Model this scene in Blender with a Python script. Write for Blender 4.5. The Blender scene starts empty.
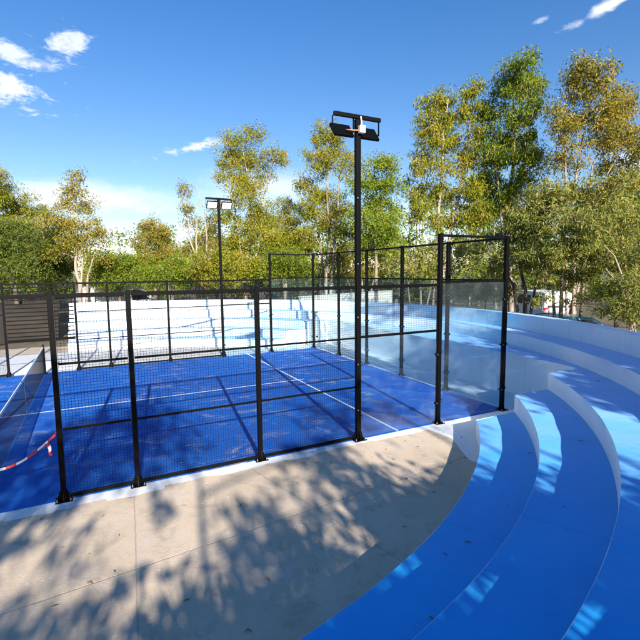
import bpy, math, random
import numpy as np
R = math.radians
random.seed(7)
scene = bpy.context.scene
C = scene.collection

# ------------------------------------------------------------------ camera
CAM = np.array([1.526, -7.2587, 3.2588]); YAW, PIT, ROL, FPX = 0.468, 0.1064, -0.0103, 450.44
fw = np.array([math.sin(YAW)*math.cos(PIT), math.cos(YAW)*math.cos(PIT), -math.sin(PIT)])
rt = np.array([math.cos(YAW), -math.sin(YAW), 0.0]); upv = np.cross(rt, fw)
r2 = rt*math.cos(ROL)+upv*math.sin(ROL); u2 = -rt*math.sin(ROL)+upv*math.cos(ROL)
FH = np.array([math.sin(YAW), math.cos(YAW), 0.0])          # level forward
def ray(u, v): return fw+(u-320)/FPX*r2-(v-320)/FPX*u2
def at(u, v, depth):                                        # world point seen at a photo pixel, at a level distance
    d = ray(u, v); return CAM+d*(depth/(d@FH))
import mathutils
cam = bpy.data.cameras.new('camera'); co = bpy.data.objects.new('camera', cam); C.objects.link(co)
cam.sensor_width = 36; cam.lens = FPX/640*36; cam.clip_start = 0.05; cam.clip_end = 3000
M = mathutils.Matrix(((r2[0], u2[0], -fw[0]), (r2[1], u2[1], -fw[1]), (r2[2], u2[2], -fw[2])))
co.matrix_world = mathutils.Matrix.Translation(CAM) @ M.to_4x4()
scene.camera = co

# ------------------------------------------------------------------ materials
class NT:
    def __init__(s, tree): s.t = tree
    def n(s, typ, **kw):
        nd = s.t.nodes.new(typ)
        for k, v in kw.items():
            if k[0] == '_': setattr(nd, k[1:], v)
        return nd
    def set(s, sock, v):
        if isinstance(v, bpy.types.NodeSocket): s.t.links.new(v, sock)
        elif isinstance(v, (tuple, list)) and sock.type == 'RGBA' and len(v) == 3: sock.default_value = (*v, 1)
        else: sock.default_value = v
    def math(s, op, a, b=0.0, c=None, clamp=False):
        nd = s.n('ShaderNodeMath', _operation=op, _use_clamp=clamp)
        s.set(nd.inputs[0], a); s.set(nd.inputs[1], b)
        if c is not None: s.set(nd.inputs[2], c)
        return nd.outputs[0]
    def mix(s, f, a, b, blend='MIX'):
        nd = s.n('ShaderNodeMix', _data_type='RGBA', _blend_type=blend)
        s.set(nd.inputs[0], f); s.set(nd.inputs[6], a); s.set(nd.inputs[7], b)
        return nd.outputs[2]
    def noise(s, vec, scale, detail=4, rough=0.55, dist=0.0):
        nd = s.n('ShaderNodeTexNoise'); s.set(nd.inputs['Vector'], vec)
        nd.inputs['Scale'].default_value = scale; nd.inputs['Detail'].default_value = detail
        nd.inputs['Roughness'].default_value = rough; nd.inputs['Distortion'].default_value = dist
        return nd.outputs['Fac']
    def ramp(s, f, lo, hi):
        nd = s.n('ShaderNodeMapRange', _interpolation_type='SMOOTHSTEP'); s.set(nd.inputs[0], f)
        nd.inputs[1].default_value = lo; nd.inputs[2].default_value = hi
        return nd.outputs[0]
    def scalev(s, vec, sc):
        nd = s.n('ShaderNodeMapping'); s.set(nd.inputs[0], vec); nd.inputs[3].default_value = sc; return nd.outputs[0]
    def bump(s, h, st=0.3, d=0.02):
        nd = s.n('ShaderNodeBump'); s.set(nd.inputs['Height'], h); nd.inputs['Strength'].default_value = st
        nd.inputs['Distance'].default_value = d; return nd.outputs[0]
def newmat(name):
    m = bpy.data.materials.new(name); m.use_nodes = True
    t = NT(m.node_tree); b = m.node_tree.nodes['Principled BSDF']
    tc = t.n('ShaderNodeTexCoord').outputs['Object']
    return m, t, b, tc
def simple(name, col, rough=0.5, metal=0.0, var=0.25, sc=8.0, bump=0.0, spec=.5):
    m, t, b, tc = newmat(name)
    f = t.noise(tc, sc)
    t.set(b.inputs['Base Color'], t.mix(f, tuple(c*(1-var) for c in col), tuple(min(1, c*(1+var)) for c in col)))
    b.inputs['Roughness'].default_value = rough; b.inputs['Metallic'].default_value = metal
    b.inputs['Specular IOR Level'].default_value = spec
    if bump: t.set(b.inputs['Normal'], t.bump(t.noise(tc, sc*4), bump))
    return m

def mat_concrete():
    m, t, b, tc = newmat('raw_concrete')
    big = t.noise(tc, 0.55, 5, 0.6); mid = t.noise(tc, 2.6, 6, 0.65, 0.6); fine = t.noise(tc, 38, 4, 0.7)
    col = t.mix(t.ramp(big, .3, .7), (.51, .405, .29), (.62, .495, .365))
    col = t.mix(t.math('MULTIPLY', t.ramp(mid, .48, .70), .45), col, (.27, .22, .185))
    col = t.mix(t.math('MULTIPLY', t.ramp(t.noise(tc, 1.3, 6, .72, 1.0), .52, .70), .6), col, (.58, .48, .41))
    col = t.mix(t.math('MULTIPLY', t.ramp(fine, .4, .75), .22), col, (.22, .19, .16))
    # trowel sweeps
    sw = t.noise(t.scalev(tc, (2.0, 11.0, 1)), 1.1, 4, .6, .8)
    col = t.mix(t.math('MULTIPLY', t.ramp(sw, .55, .75), .25), col, (.53, .48, .40))
    # paint drips and flecks along two bands of the slab
    vor = t.n('ShaderNodeTexVoronoi'); vor.inputs['Scale'].default_value = 11; t.set(vor.inputs['Vector'], tc)
    fl = t.math('LESS_THAN', t.math('ADD', vor.outputs['Distance'], t.math('MULTIPLY', t.noise(tc, 30, 2), .25)), .31)
    zone = t.ramp(t.noise(t.scalev(tc, (.5, 1.3, 1)), 0.9, 2, .5), .55, .62)
    col = t.mix(t.math('MULTIPLY', t.math('MULTIPLY', fl, zone), .6), col, (.66, .68, .70))
    # hairline cracks
    vc = t.n('ShaderNodeTexVoronoi', _feature='DISTANCE_TO_EDGE'); vc.inputs['Scale'].default_value = .55
    wv = t.n('ShaderNodeVectorMath', _operation='ADD'); t.set(wv.inputs[0], tc)
    nc = t.n('ShaderNodeTexNoise'); nc.inputs['Scale'].default_value = 1.6; nc.inputs['Detail'].default_value = 6; t.set(nc.inputs['Vector'], tc)
    t.set(wv.inputs[1], nc.outputs['Color']); t.set(vc.inputs['Vector'], wv.outputs[0])
    cr = t.math('MULTIPLY', t.math('SUBTRACT', 1.0, t.ramp(vc.outputs['Distance'], .001, .005)), t.ramp(t.noise(tc, .7, 2), .5, .6))
    col = t.mix(t.math('MULTIPLY', cr, .25), col, (.13, .11, .09))
    # saw-cut joints, and a dark line that is partly painted shadow
    sep = t.n('ShaderNodeSeparateXYZ'); t.set(sep.inputs[0], tc); x, y = sep.outputs[0], sep.outputs[1]
    wob = t.math('MULTIPLY', t.math('SUBTRACT', t.noise(tc, 5, 3), .5), .03)
    j = None
    for (x0, y0, x1, y1) in JOINT_SHADOW_LINES:
        L = math.hypot(x1-x0, y1-y0); nx, ny = -(y1-y0)/L, (x1-x0)/L
        d = t.math('ABSOLUTE', t.math('ADD', t.math('ADD', t.math('MULTIPLY', x, nx), t.math('MULTIPLY', y, ny)), t.math('ADD', wob, -(x0*nx+y0*ny))))
        k = t.math('SUBTRACT', 1.0, t.ramp(d, .004, .012)); j = k if j is None else t.math('MAXIMUM', j, k)
    col = t.mix(t.math('MULTIPLY', j, .35), col, (.14, .12, .10))
    t.set(b.inputs['Base Color'], col); b.inputs['Roughness'].default_value = .85
    t.set(b.inputs['Normal'], t.bump(t.math('SUBTRACT', t.math('ADD', fine, t.math('MULTIPLY', mid, 1.2)), j), .35, .012))
    return m
JOINT_SHADOW_LINES = [(1.86, -1.17, 1.72, -3.2), (-3, -2.6, 8, -1.55), (4.05, -1.6, 4.38, -3.01)]  # the last line is part joint, part shadow drawn into the colour

def radial_joints(t, tc, step, w):                 # construction joints running out from the centre of the terrace
    sp = t.n('ShaderNodeSeparateXYZ'); t.set(sp.inputs[0], tc)
    a = t.math('ARCTAN2', t.math('SUBTRACT', sp.outputs[0], .815), t.math('SUBTRACT', sp.outputs[1], 4.95))
    a = t.math('ADD', a, t.math('MULTIPLY', t.math('SUBTRACT', t.noise(tc, 3, 4, .6), .5), .012))
    fr = t.math('ABSOLUTE', t.math('SUBTRACT', t.math('FRACT', t.math('MULTIPLY', a, 1/R(step))), .5))
    return t.math('SUBTRACT', 1.0, t.ramp(fr, w*.3, w))
def mat_whitepaint(name, col=(.87, .865, .85), dirt=.35):
    m, t, b, tc = newmat(name)
    st = t.noise(t.scalev(tc, (1.2, 1.2, .35)), 3.0, 6, .65, .3); fine = t.noise(tc, 60, 3, .6)
    c = t.mix(t.math('MULTIPLY', t.ramp(st, .5, .8), dirt), col, tuple(a*.72 for a in col))
    c = t.mix(t.math('MULTIPLY', t.ramp(t.noise(tc, 9, 5, .7), .6, .78), .35), c, (.60, .57, .52))
    c = t.mix(t.math('MULTIPLY', radial_joints(t, tc, 7.3, .006), .35), c, (.34, .34, .35))
    t.set(b.inputs['Base Color'], c); b.inputs['Roughness'].default_value = .55
    t.set(b.inputs['Normal'], t.bump(t.math('ADD', t.noise(tc, 7, 4), t.math('MULTIPLY', fine, .25)), .3, .02))
    return m
def mat_bluepaint():
    m, t, b, tc = newmat('blue_floor_paint')
    big = t.noise(tc, .8, 5, .6, .4); fine = t.noise(tc, 45, 4, .65)
    c = t.mix(t.ramp(big, .3, .72), (.0, .315, .78), (.0, .375, .86))
    sw = t.noise(t.scalev(tc, (5, 5, 1)), 1.5, 5, .7, 1.2)
    c = t.mix(t.math('MULTIPLY', t.ramp(sw, .5, .8), .35), c, (.0, .42, .90))
    c = t.mix(t.math('MULTIPLY', t.ramp(t.noise(tc, 11, 6, .78), .60, .76), .4), c, (.005, .19, .46))
    sc = t.noise(t.scalev(tc, (3.5, 14, 1)), 2.2, 6, .75, 1.5)
    c = t.mix(t.math('MULTIPLY', t.ramp(sc, .62, .74), .16), c, (.16, .42, .78))
    dust = t.math('MULTIPLY', t.ramp(t.noise(tc, 1.9, 7, .75, .6), .55, .78), .12)
    c = t.mix(dust, c, (.30, .38, .50))
    c = t.mix(t.math('MULTIPLY', radial_joints(t, tc, 14.6, .0035), .45), c, (.005, .10, .30))
    t.set(b.inputs['Base Color'], c); b.inputs['Roughness'].default_value = .5; b.inputs['Specular IOR Level'].default_value = .22
    b.inputs['Sheen Weight'].default_value = SHEEN; b.inputs['Sheen Roughness'].default_value = .32
    t.set(b.inputs['Normal'], t.bump(t.math('ADD', t.noise(tc, 5, 4), t.math('MULTIPLY', fine, .2)), .25, .02))
    return m
SHEEN = 0.75
def mat_turf():
    m, t, b, tc = newmat('blue_turf')
    fine = t.noise(tc, 140, 3, .7); big = t.noise(tc, .35, 4, .55)
    c = t.mix(fine, (.003, .082, .37), (.006, .140, .56))
    c = t.mix(t.math('MULTIPLY', t.ramp(big, .35, .7), .5), c, (.003, .058, .34))
    # drifts of pale sand left in the pile
    s1 = t.noise(t.scalev(tc, (1.0, 1.6, 1)), 1.5, 7, .72, .8); s2 = t.noise(tc, .45, 2, .5)
    sand = t.math('MULTIPLY', t.ramp(s1, .50, .72), t.ramp(s2, .30, .60))
    c = t.mix(t.math('MULTIPLY', sand, .80), c, (.33, .33, .35))
    v = t.n('ShaderNodeTexVoronoi'); v.inputs['Scale'].default_value = 2.1; t.set(v.inputs['Vector'], tc)
    lf = t.math('LESS_THAN', v.outputs['Distance'], .045)
    c = t.mix(lf, c, (.40, .33, .24))
    # carpet seams every two metres across the court
    sep = t.n('ShaderNodeSeparateXYZ'); t.set(sep.inputs[0], tc)
    fr = t.math('ABSOLUTE', t.math('SUBTRACT', t.math('FRACT', t.math('MULTIPLY', sep.outputs[1], .5)), .5))
    c = t.mix(t.math('MULTIPLY', t.math('LESS_THAN', fr, .006), .35), c, (.003, .02, .14))
    t.set(b.inputs['Base Color'], c); b.inputs['Roughness'].default_value = .9
    b.inputs['Specular IOR Level'].default_value = .2
    t.set(b.inputs['Normal'], t.bump(fine, .5, .01))
    return m
def mat_glass():
    m, t, b, tc = newmat('toughened_glass'); nt = m.node_tree
    out = nt.nodes['Material Output']; nt.nodes.remove(b)
    tr = t.n('ShaderNodeBsdfTransparent'); tr.inputs[0].default_value = (.85, .94, .975, 1)
    gl = t.n('ShaderNodeBsdfGlossy'); gl.inputs[0].default_value = (1, 1, 1, 1); gl.inputs['Roughness'].default_value = .01
    g = t.n('ShaderNodeNewGeometry'); dp = t.n('ShaderNodeVectorMath', _operation='DOT_PRODUCT')
    t.set(dp.inputs[0], g.outputs['Incoming']); t.set(dp.inputs[1], g.outputs['Normal'])
    cc = t.math('SUBTRACT', 1.0, t.math('ABSOLUTE', dp.outputs['Value']))
    fr = t.math('ADD', .04, t.math('MULTIPLY', t.math('POWER', cc, 5.0), .9))
    mx = t.n('ShaderNodeMixShader'); t.set(mx.inputs[0], fr); t.set(mx.inputs[1], tr.outputs[0]); t.set(mx.inputs[2], gl.outputs[0])
    # thin film of dust
    df = t.n('ShaderNodeBsdfDiffuse'); df.inputs[0].default_value = (.6, .66, .7, 1)
    m2 = t.n('ShaderNodeMixShader'); t.set(m2.inputs[0], t.math('ADD', .008, t.math('MULTIPLY', t.ramp(t.noise(tc, 1.7, 6, .7), .45, .8), .03)))
    t.set(m2.inputs[1], mx.outputs[0]); t.set(m2.inputs[2], df.outputs[0]); t.set(out.inputs[0], m2.outputs[0])
    return m
def mat_leaf(name, a, bcol, dry, dryamt=.2, trans=.24):
    m, t, b, tc = newmat(name); nt = m.node_tree
    g = t.n('ShaderNodeNewGeometry')
    rnd = g.outputs['Random Per Island']
    c = t.mix(rnd, a, bcol)
    cl = t.noise(tc, .55, 3, .6)
    r3 = t.math('FRACT', t.math('MULTIPLY', rnd, 17.31))
    f = t.math('LESS_THAN', r3, t.math('MULTIPLY', t.ramp(cl, .35, .68), dryamt*2))
    c = t.mix(f, c, dry)
    c = t.mix(t.math('MULTIPLY', t.math('SUBTRACT', 1.0, t.ramp(cl, .3, .6)), .35), c, tuple(x*.55 for x in a))
    t.set(b.inputs['Base Color'], c); b.inputs['Roughness'].default_value = .6; b.inputs['Specular IOR Level'].default_value = .2
    tr = t.n('ShaderNodeBsdfTranslucent'); t.set(tr.inputs[0], t.mix(.5, c, t.mix(1.0, c, (1.0, 1.0, .35), 'MULTIPLY')))
    mx = t.n('ShaderNodeMixShader'); mx.inputs[0].default_value = trans
    t.set(mx.inputs[1], b.outputs[0]); t.set(mx.inputs[2], tr.outputs[0])
    t.set(nt.nodes['Material Output'].inputs[0], mx.outputs[0])
    return m
def mat_bark(name, a, bcol):
    m, t, b, tc = newmat(name)
    f = t.noise(t.scalev(tc, (3, 3, .7)), 2.5, 6, .65, .5)
    t.set(b.inputs['Base Color'], t.mix(t.ramp(f, .35, .65), a, bcol)); b.inputs['Roughness'].default_value = .85
    t.set(b.inputs['Normal'], t.bump(f, .6, .03)); return m
def mat_ground():
    m, t, b, tc = newmat('dry_earth')
    f = t.noise(tc, .25, 6, .65); g = t.noise(tc, 3, 6, .7)
    c = t.mix(t.ramp(f, .35, .65), (.13, .095, .06), (.075, .07, .03))
    c = t.mix(t.math('MULTIPLY', t.ramp(g, .5, .7), .6), c, (.19, .145, .09))
    t.set(b.inputs['Base Color'], c); b.inputs['Roughness'].default_value = .95
    t.set(b.inputs['Normal'], t.bump(g, .6, .05)); return m

MAT = dict(
    concrete=mat_concrete(), white=mat_whitepaint('white_wall_paint'), apron=mat_whitepaint('white_floor_paint', (.70, .71, .71), .3),
    blue=mat_bluepaint(), turf=mat_turf(), glass=mat_glass(), ground=mat_ground(),
    line=simple('white_line_tape', (.78, .78, .76), .7, var=.12, sc=20),
    black=simple('black_powder_coat', (.0022, .0022, .0025), .5, .0, .3, 12, spec=.09),
    wire=simple('black_coated_wire', (.008, .008, .009), .5, spec=.3),
    net=simple('black_net_cord', (.006, .006, .008), .8, spec=.2),
    steel=simple('zinc_bolt', (.55, .55, .56), .35, .9),
    lens=simple('lamp_glass', (.72, .74, .76), .12, .0, .05),
    box=simple('white_plastic', (.75, .75, .74), .45, var=.06),
    red=simple('red_tape', (.55, .02, .02), .4, var=.15), tapew=simple('white_tape', (.8, .8, .8), .4, var=.08),
    orange=simple('orange_conduit', (.6, .18, .04), .5),
    dark=simple('shaded_earth', (.028, .021, .015), .95, var=.5, sc=2.0, bump=.6),  # bank earth, its colour lowered to carry the shade lying on it
    wall=simple('block_wall_render', (.40, .39, .35), .9, var=.15, sc=2.5, bump=.3),
    carwhite=simple('white_car_paint', (.78, .78, .77), .25, var=.04), carblue=simple('blue_car_paint', (.02, .07, .22), .22, .2, .1),
    carteal=simple('teal_car_paint', (.05, .22, .30), .22, .1, .1), carglass=simple('dark_car_glass', (.015, .018, .022), .08, 0, .1),
    rubber=simple('black_rubber', (.015, .015, .015), .8), rim=simple('wheel_alloy', (.5, .5, .52), .3, .8),
    taillight=simple('red_lamp_plastic', (.5, .01, .01), .2),
    plate=simple('yellow_plate', (.6, .5, .08), .5),
    bark=mat_bark('grey_brown_bark', (.16, .12, .09), (.30, .24, .18)),
    pale=mat_bark('pale_gum_bark', (.27, .20, .145), (.42, .33, .255)),
    darkbark=mat_bark('dark_bark', (.06, .045, .035), (.13, .10, .075)),
    leaf_green=mat_leaf('green_gum_leaf', (.075, .130, .010), (.230, .290, .018), (.28, .22, .03), .12),
    leaf_yellow=mat_leaf('yellow_green_gum_leaf', (.110, .150, .010), (.34, .335, .018), (.36, .24, .03), .20),
    leaf_brown=mat_leaf('brown_gum_leaf', (.125, .135, .014), (.34, .285, .028), (.36, .22, .04), .18),
    leaf_grey=mat_leaf('grey_green_wattle_leaf', (.100, .135, .024), (.300, .310, .060), (.34, .26, .06), .20),
    leaf_dark=mat_leaf('dark_green_leaf', (.055, .090, .014), (.165, .20, .026), (.14, .12, .03), .12),
    leaf_bright=mat_leaf('bright_green_leaf', (.100, .180, .010), (.28, .35, .018), (.23, .19, .04), .12),
)

# ------------------------------------------------------------------ mesh helpers
class MB:
    def __init__(s): s.v = []; s.f = []; s.m = []
    def quad(s, pts, mi=0):
        i = len(s.v); s.v += [tuple(p) for p in pts]; s.f.append(tuple(range(i, i+len(pts)))); s.m.append(mi); return s
    def box(s, c, d, rz=0.0, rot=None, mi=0, ch=0.0):
        hx, hy, hz = d[0]/2, d[1]/2, d[2]/2; i = len(s.v)
        mt = rot if rot is not None else mathutils.Matrix.Rotation(rz, 3, 'Z')
        for (x, y, z) in ((-1,-1,-1),(1,-1,-1),(1,1,-1),(-1,1,-1),(-1,-1,1),(1,-1,1),(1,1,1),(-1,1,1)):
            p = mt @ mathutils.Vector((x*hx, y*hy, z*hz)); s.v.append((c[0]+p.x, c[1]+p.y, c[2]+p.z))
        for f in ((0,3,2,1),(4,5,6,7),(0,1,5,4),(1,2,6,5),(2,3,7,6),(3,0,4,7)):
            s.f.append(tuple(i+k for k in f)); s.m.append(mi)
        return s
    def tube(s, pts, rad, n=6, mi=0, caps=True):
        P = [np.array(p, float) for p in pts]; rad = rad if isinstance(rad, (list, tuple)) else [rad]*len(P)
        i0 = len(s.v)
        for k, p in enumerate(P):
            d = P[min(k+1, len(P)-1)]-P[max(k-1, 0)]; d /= (np.linalg.norm(d)+1e-9)
            a = np.cross(d, (0, 0, 1.0) if abs(d[2]) < .9 else (1.0, 0, 0)); a /= np.linalg.norm(a); b = np.cross(d, a)
            for q in range(n):
                t = 2*math.pi*q/n; s.v.append(tuple(p+rad[k]*(math.cos(t)*a+math.sin(t)*b)))
        for k in range(len(P)-1):
            for q in range(n):
                s.f.append((i0+k*n+q, i0+k*n+(q+1) % n, i0+(k+1)*n+(q+1) % n, i0+(k+1)*n+q)); s.m.append(mi)
        if caps:
            s.f.append(tuple(i0+q for q in range(n))[::-1]); s.m.append(mi)
            s.f.append(tuple(i0+(len(P)-1)*n+q for q in range(n))); s.m.append(mi)
        return s
    def wire(s, a, b, r):                       # thin square bar without ends
        return s.tube([a, b], r, 4, caps=False)
    def lathe(s, c, prof, n=12, axis='z', mi=0):
        i0 = len(s.v)
        for (r, h) in prof:
            for q in range(n):
                t = 2*math.pi*q/n; x, y = r*math.cos(t), r*math.sin(t)
                s.v.append((c[0]+x, c[1]+y, c[2]+h) if axis == 'z' else (c[0]+x, c[1]+h, c[2]+y) if axis == 'y' else (c[0]+h, c[1]+x, c[2]+y))
        for k in range(len(prof)-1):
            for q in range(n): s.f.append((i0+k*n+q, i0+k*n+(q+1) % n, i0+(k+1)*n+(q+1) % n, i0+(k+1)*n+q)); s.m.append(mi)
        s.f.append(tuple(i0+q for q in range(n))[::-1]); s.m.append(mi)
        s.f.append(tuple(i0+(len(prof)-1)*n+q for q in range(n))); s.m.append(mi)
        return s
    def build(s, name, mats, parent=None, smooth=False, bevel=0.0, loc=None):
        me = bpy.data.meshes.new(name)
        v = s.v
        if loc is not None: v = [(a-loc[0], b-loc[1], c-loc[2]) for a, b, c in v]
        me.from_pydata(v, [], s.f)
        for mt in (mats if isinstance(mats, list) else [mats]): me.materials.append(MAT[mt])
        me.polygons.foreach_set('material_index', s.m)
        if smooth: me.polygons.foreach_set('use_smooth', [True]*len(s.f))
        me.update()
        o = bpy.data.objects.new(name, me); C.objects.link(o)
        if parent is not None: o.parent = parent
        if loc is not None: o.location = loc
        if bevel:
            b = o.modifiers.new('bevel', 'BEVEL'); b.width = bevel; b.segments = 2; b.limit_method = 'ANGLE'; b.angle_limit = R(40)
        return o
def tag(o, label=None, cat=None, group=None, kind=None):
    for k, v in (('label', label), ('category', cat), ('group', group), ('kind', kind)):
        if v: o[k] = v
    return o
def empty(name, loc, label, cat, group=None, rz=0):
    o = bpy.data.objects.new(name, None); C.objects.link(o); o.location = loc; o.rotation_euler.z = rz; o.empty_display_size = .3
    return tag(o, label, cat, group)
def copy_tree(o, parent=None):
    c = o.copy(); C.objects.link(c)
    if parent is not None: c.parent = parent
    for ch in list(o.children): copy_tree(ch, c)
    return c

# ------------------------------------------------------------------ ground
mb = MB(); mb.quad([(-1500, -1500, -.03), (1500, -1500, -.03), (1500, 1500, -.03), (-1500, 1500, -.03)])
tag(mb.build('ground', 'ground'), kind='structure')

# terrace plan: circles round one centre, the lowest steps cut away at the court's end
CC = np.array([.815, 4.95]); H = .35; PARZ = 1.87
RK = [9.40, 10.24, 11.08, 12.08, 12.86]; PT = .30
def sm(az, r): return CC+r*np.array([math.sin(R(az)), math.cos(R(az))])
CUTX, CUTS, CUTN = .5, -1.0, 11.0
def solve(r, fn, a, b):
    fa = fn(sm(a, r))
    for _ in range(50):
        m = (a+b)/2; f = fn(sm(m, r))
        if (f > 0) == (fa > 0): a, fa = m, f
        else: b = m
    return (a+b)/2
def ends(r):
    return dict(n=solve(r, lambda p: p[0]-CUTX, -25, 30), s=solve(r, lambda p: p[0]-CUTX, 150, 205),
                cn=solve(r, lambda p: p[1]-CUTN, 10, 90), cs=solve(r, lambda p: p[1]-CUTS, 85, 160))
def curve(r, seg, n):
    e = ends(r)
    a, b = {'S': (e['cs'], e['s']), 'N': (e['n'], e['cn']), 'ALL': (e['n'], e['s']), 'E': (e['cn'], e['cs'])}[seg]
    return [sm(a+(b-a)*i/n, r) for i in range(n+1)]
def ewall(n):                                    # the straight back wall behind the court's end, from north to south
    ys = np.linspace(CUTN, CUTS, n+1)
    return [np.array([11.36-.22*(abs(y-5)/6)**4, y]) for y in ys]
def inset(pts, d):                               # move a polyline outward from the centre
    return [p+(p-CC)/np.linalg.norm(p-CC)*d for p in pts]
rng = np.random.default_rng(3)
terr = empty('spectator_terrace', (CC[0], CC[1], 0), 'curved white stepped terrace with blue treads wrapped round the court', 'terrace')
def tpart(mb, name, mat, smooth=False):
    return mb.build(name, mat, terr, smooth, loc=None)
LIP = .003
def wob(p, k): return (math.sin(p[0]*2.1+k)+math.sin(p[1]*1.7-k*2)+math.sin((p[0]+p[1])*4.3))*.0035
def riser(front, z0, z1, k):
    b = MB(); n = len(front); lip = inset(front, LIP)
    rows = []
    for p, q in zip(front, lip):
        w = wob(p, k)
        pw = p+(p-CC)/np.linalg.norm(p-CC)*wob(p, k+1)*.35
        rows.append([(p[0], p[1], z0-.01), (pw[0], pw[1], z0+(z1-z0)*.5), (pw[0], pw[1], z1-LIP+w), (p[0]+(q[0]-p[0])*.35, p[1]+(q[1]-p[1])*.35, z1-LIP*.3+w), (q[0], q[1], z1+w)])
    m = len(rows[0])
    b.v = [v for r_ in rows for v in r_]
    for i in range(n-1):
        for j in range(m-1): b.f.append((i*m+j, i*m+j+1, (i+1)*m+j+1, (i+1)*m+j)); b.m.append(0)
    return b
def tread(front, back, z, k):
    b = MB(); lip = inset(front, LIP); n = len(front)
    for p, q in zip(lip, back):
        w = wob(p, k)
        b.v += [(p[0], p[1], z+w), ((p[0]+q[0])/2, (p[1]+q[1])/2, z+w*.4+.004), (q[0], q[1], z)]
    for i in range(n-1):
        for j in range(2): b.f.append((i*3+j, (i+1)*3+j, (i+1)*3+j+1, i*3+j+1)); b.m.append(0)
    return b
NS = 150
for k in range(2):                               # the two lowest steps stop at the court corners
    for seg in ('S', 'N'):
        f = curve(RK[k], seg, NS); g = curve(RK[k+1], seg, NS)
        tpart(riser(f, H*k, H*(k+1), k), 'riser', 'white', True)
        tpart(tread(f, g, H*(k+1), k), 'tread', 'blue', True)
for seg, z0 in (('S', 2*H), ('N', 2*H), ('E', 0)):
    tpart(riser(ewall(80) if seg == 'E' else curve(RK[2], seg, NS), z0, 3*H, 2), 'riser', 'white', True)
for k in (2, 3):
    f = curve(RK[k], 'ALL', 320); g = curve(RK[k+1], 'ALL', 320)
    if k == 2:                                   # keep exact corners of the three pieces
        f = curve(RK[2], 'N', 110)+ewall(110)+curve(RK[2], 'S', 110)
        g = []
        for p in f:
            a_ = math.degrees(math.atan2(p[0]-CC[0], p[1]-CC[1])); g.append(sm(a_, RK[3]))
        e3 = ends(RK[3]); g[0] = sm(e3['n'], RK[3]); g[-1] = sm(e3['s'], RK[3])
    tpart(tread(f, g, H*(k+1), k), 'tread', 'blue', False)
tpart(riser(curve(RK[3], 'ALL', 320), 3*H, 4*H, 3), 'riser', 'white', True)
f = curve(RK[4], 'ALL', 320); o_ = curve(RK[4]+PT, 'ALL', 320)
b = riser(f, 4*H, PARZ, 4)
i0 = len(b.v)
for q in o_: b.v += [(q[0], q[1], -.03), (q[0], q[1], PARZ-.005)]
for i in range(len(o_)-1): b.f.append((i0+2*i, i0+2*i+2, i0+2*i+3, i0+2*i+1)); b.m.append(0)
tpart(b, 'parapet', 'white', True)
tpart(tread(f, o_, PARZ, 4), 'parapet_cap', 'blue', True)
# flat end faces
for seg in ('S', 'N'):
    K = [curve(r, seg, 2)[0 if seg == 'S' else -1] for r in RK[:3]]
    b = MB(); K.append(ewall(2)[-1 if seg == 'S' else 0])
    for k in range(3): b.quad([(*K[k], 0), (*K[k+1], 0), (*K[k+1], H*(k+1)), (*K[k], H*(k+1))])
    tpart(b, 'end_face', 'white')
for e in ('n', 's'):
    rr = RK+[RK[-1]+PT]; zz = [H, 2*H, 3*H, 4*H, PARZ]
    pp = [sm(ends(r)[e], r) for r in rr]
    b = MB()
    for k in range(5): b.quad([(*pp[k], -.03), (*pp[k+1], -.03), (*pp[k+1], zz[k]), (*pp[k], zz[k])])
    tpart(b, 'end_face', 'white')
for o in terr.children: o.location = (-CC[0], -CC[1], 0)

# concrete slab inside the terrace
fl = curve(RK[2]+.3, 'ALL', 200)
poly = [tuple(p) for p in fl]+[(-4, -7.5), (-16, -7.5), (-16, 17), (-4, 17)]
mb = MB(); mb.v = [(CC[0], CC[1], 0)]+[(p[0], p[1], 0.0) for p in poly]
for i in range(len(poly)): mb.f.append((0, i+1, (i+1) % len(poly)+1)); mb.m.append(0)
tag(mb.build('concrete_floor', 'concrete'), kind='structure')
# white painted apron round the court, ragged on the near side
near = []
NO = np.zeros(561)
for q, am in ((5, .05), (17, .05), (53, .035), (140, .018), (400, .010)):
    NO += np.interp(np.linspace(0, q, 561), np.arange(q+1), rng.normal(size=q+1))*am*.6
for i in range(561):
    x = -10.4+i*.0325
    near.append((x, -.25+NO[i]-(.09 if 1.55 < x < 2.35 else 0)-(.05 if .3 < x < .9 else 0)))
near = [p for p in near if p[0] < 7.55]+[(7.60, -.45), (7.62, -.8), (7.50, -1.1), (7.33, -1.4), (7.17, -1.75)]
inner = curve(RK[0], 'S', 60); inn = [p for p in inner if p[0] > 7.15]
R3 = ewall(20)
ring = near+[tuple(p) for p in inn[::-1]]+[tuple(p) for p in R3[::-1]]+[tuple(p) for p in curve(RK[0], 'N', 60)[::-1]]+[(-12, 15.5), (-12, -.3)]
import mathutils.geometry as mg
tri = mg.tessellate_polygon([[mathutils.Vector((p[0], p[1], 0)) for p in ring]])
mb = MB(); mb.v = [(p[0], p[1], .004) for p in ring]
for t_ in tri:
    a, b_, c_ = [mathutils.Vector(mb.v[i]) for i in t_]
    mb.f.append(tuple(t_) if (b_-a).cross(c_-a).z > 0 else tuple(t_)[::-1]); mb.m.append(0)
tag(mb.build('painted_apron', 'apron'), kind='structure')
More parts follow.
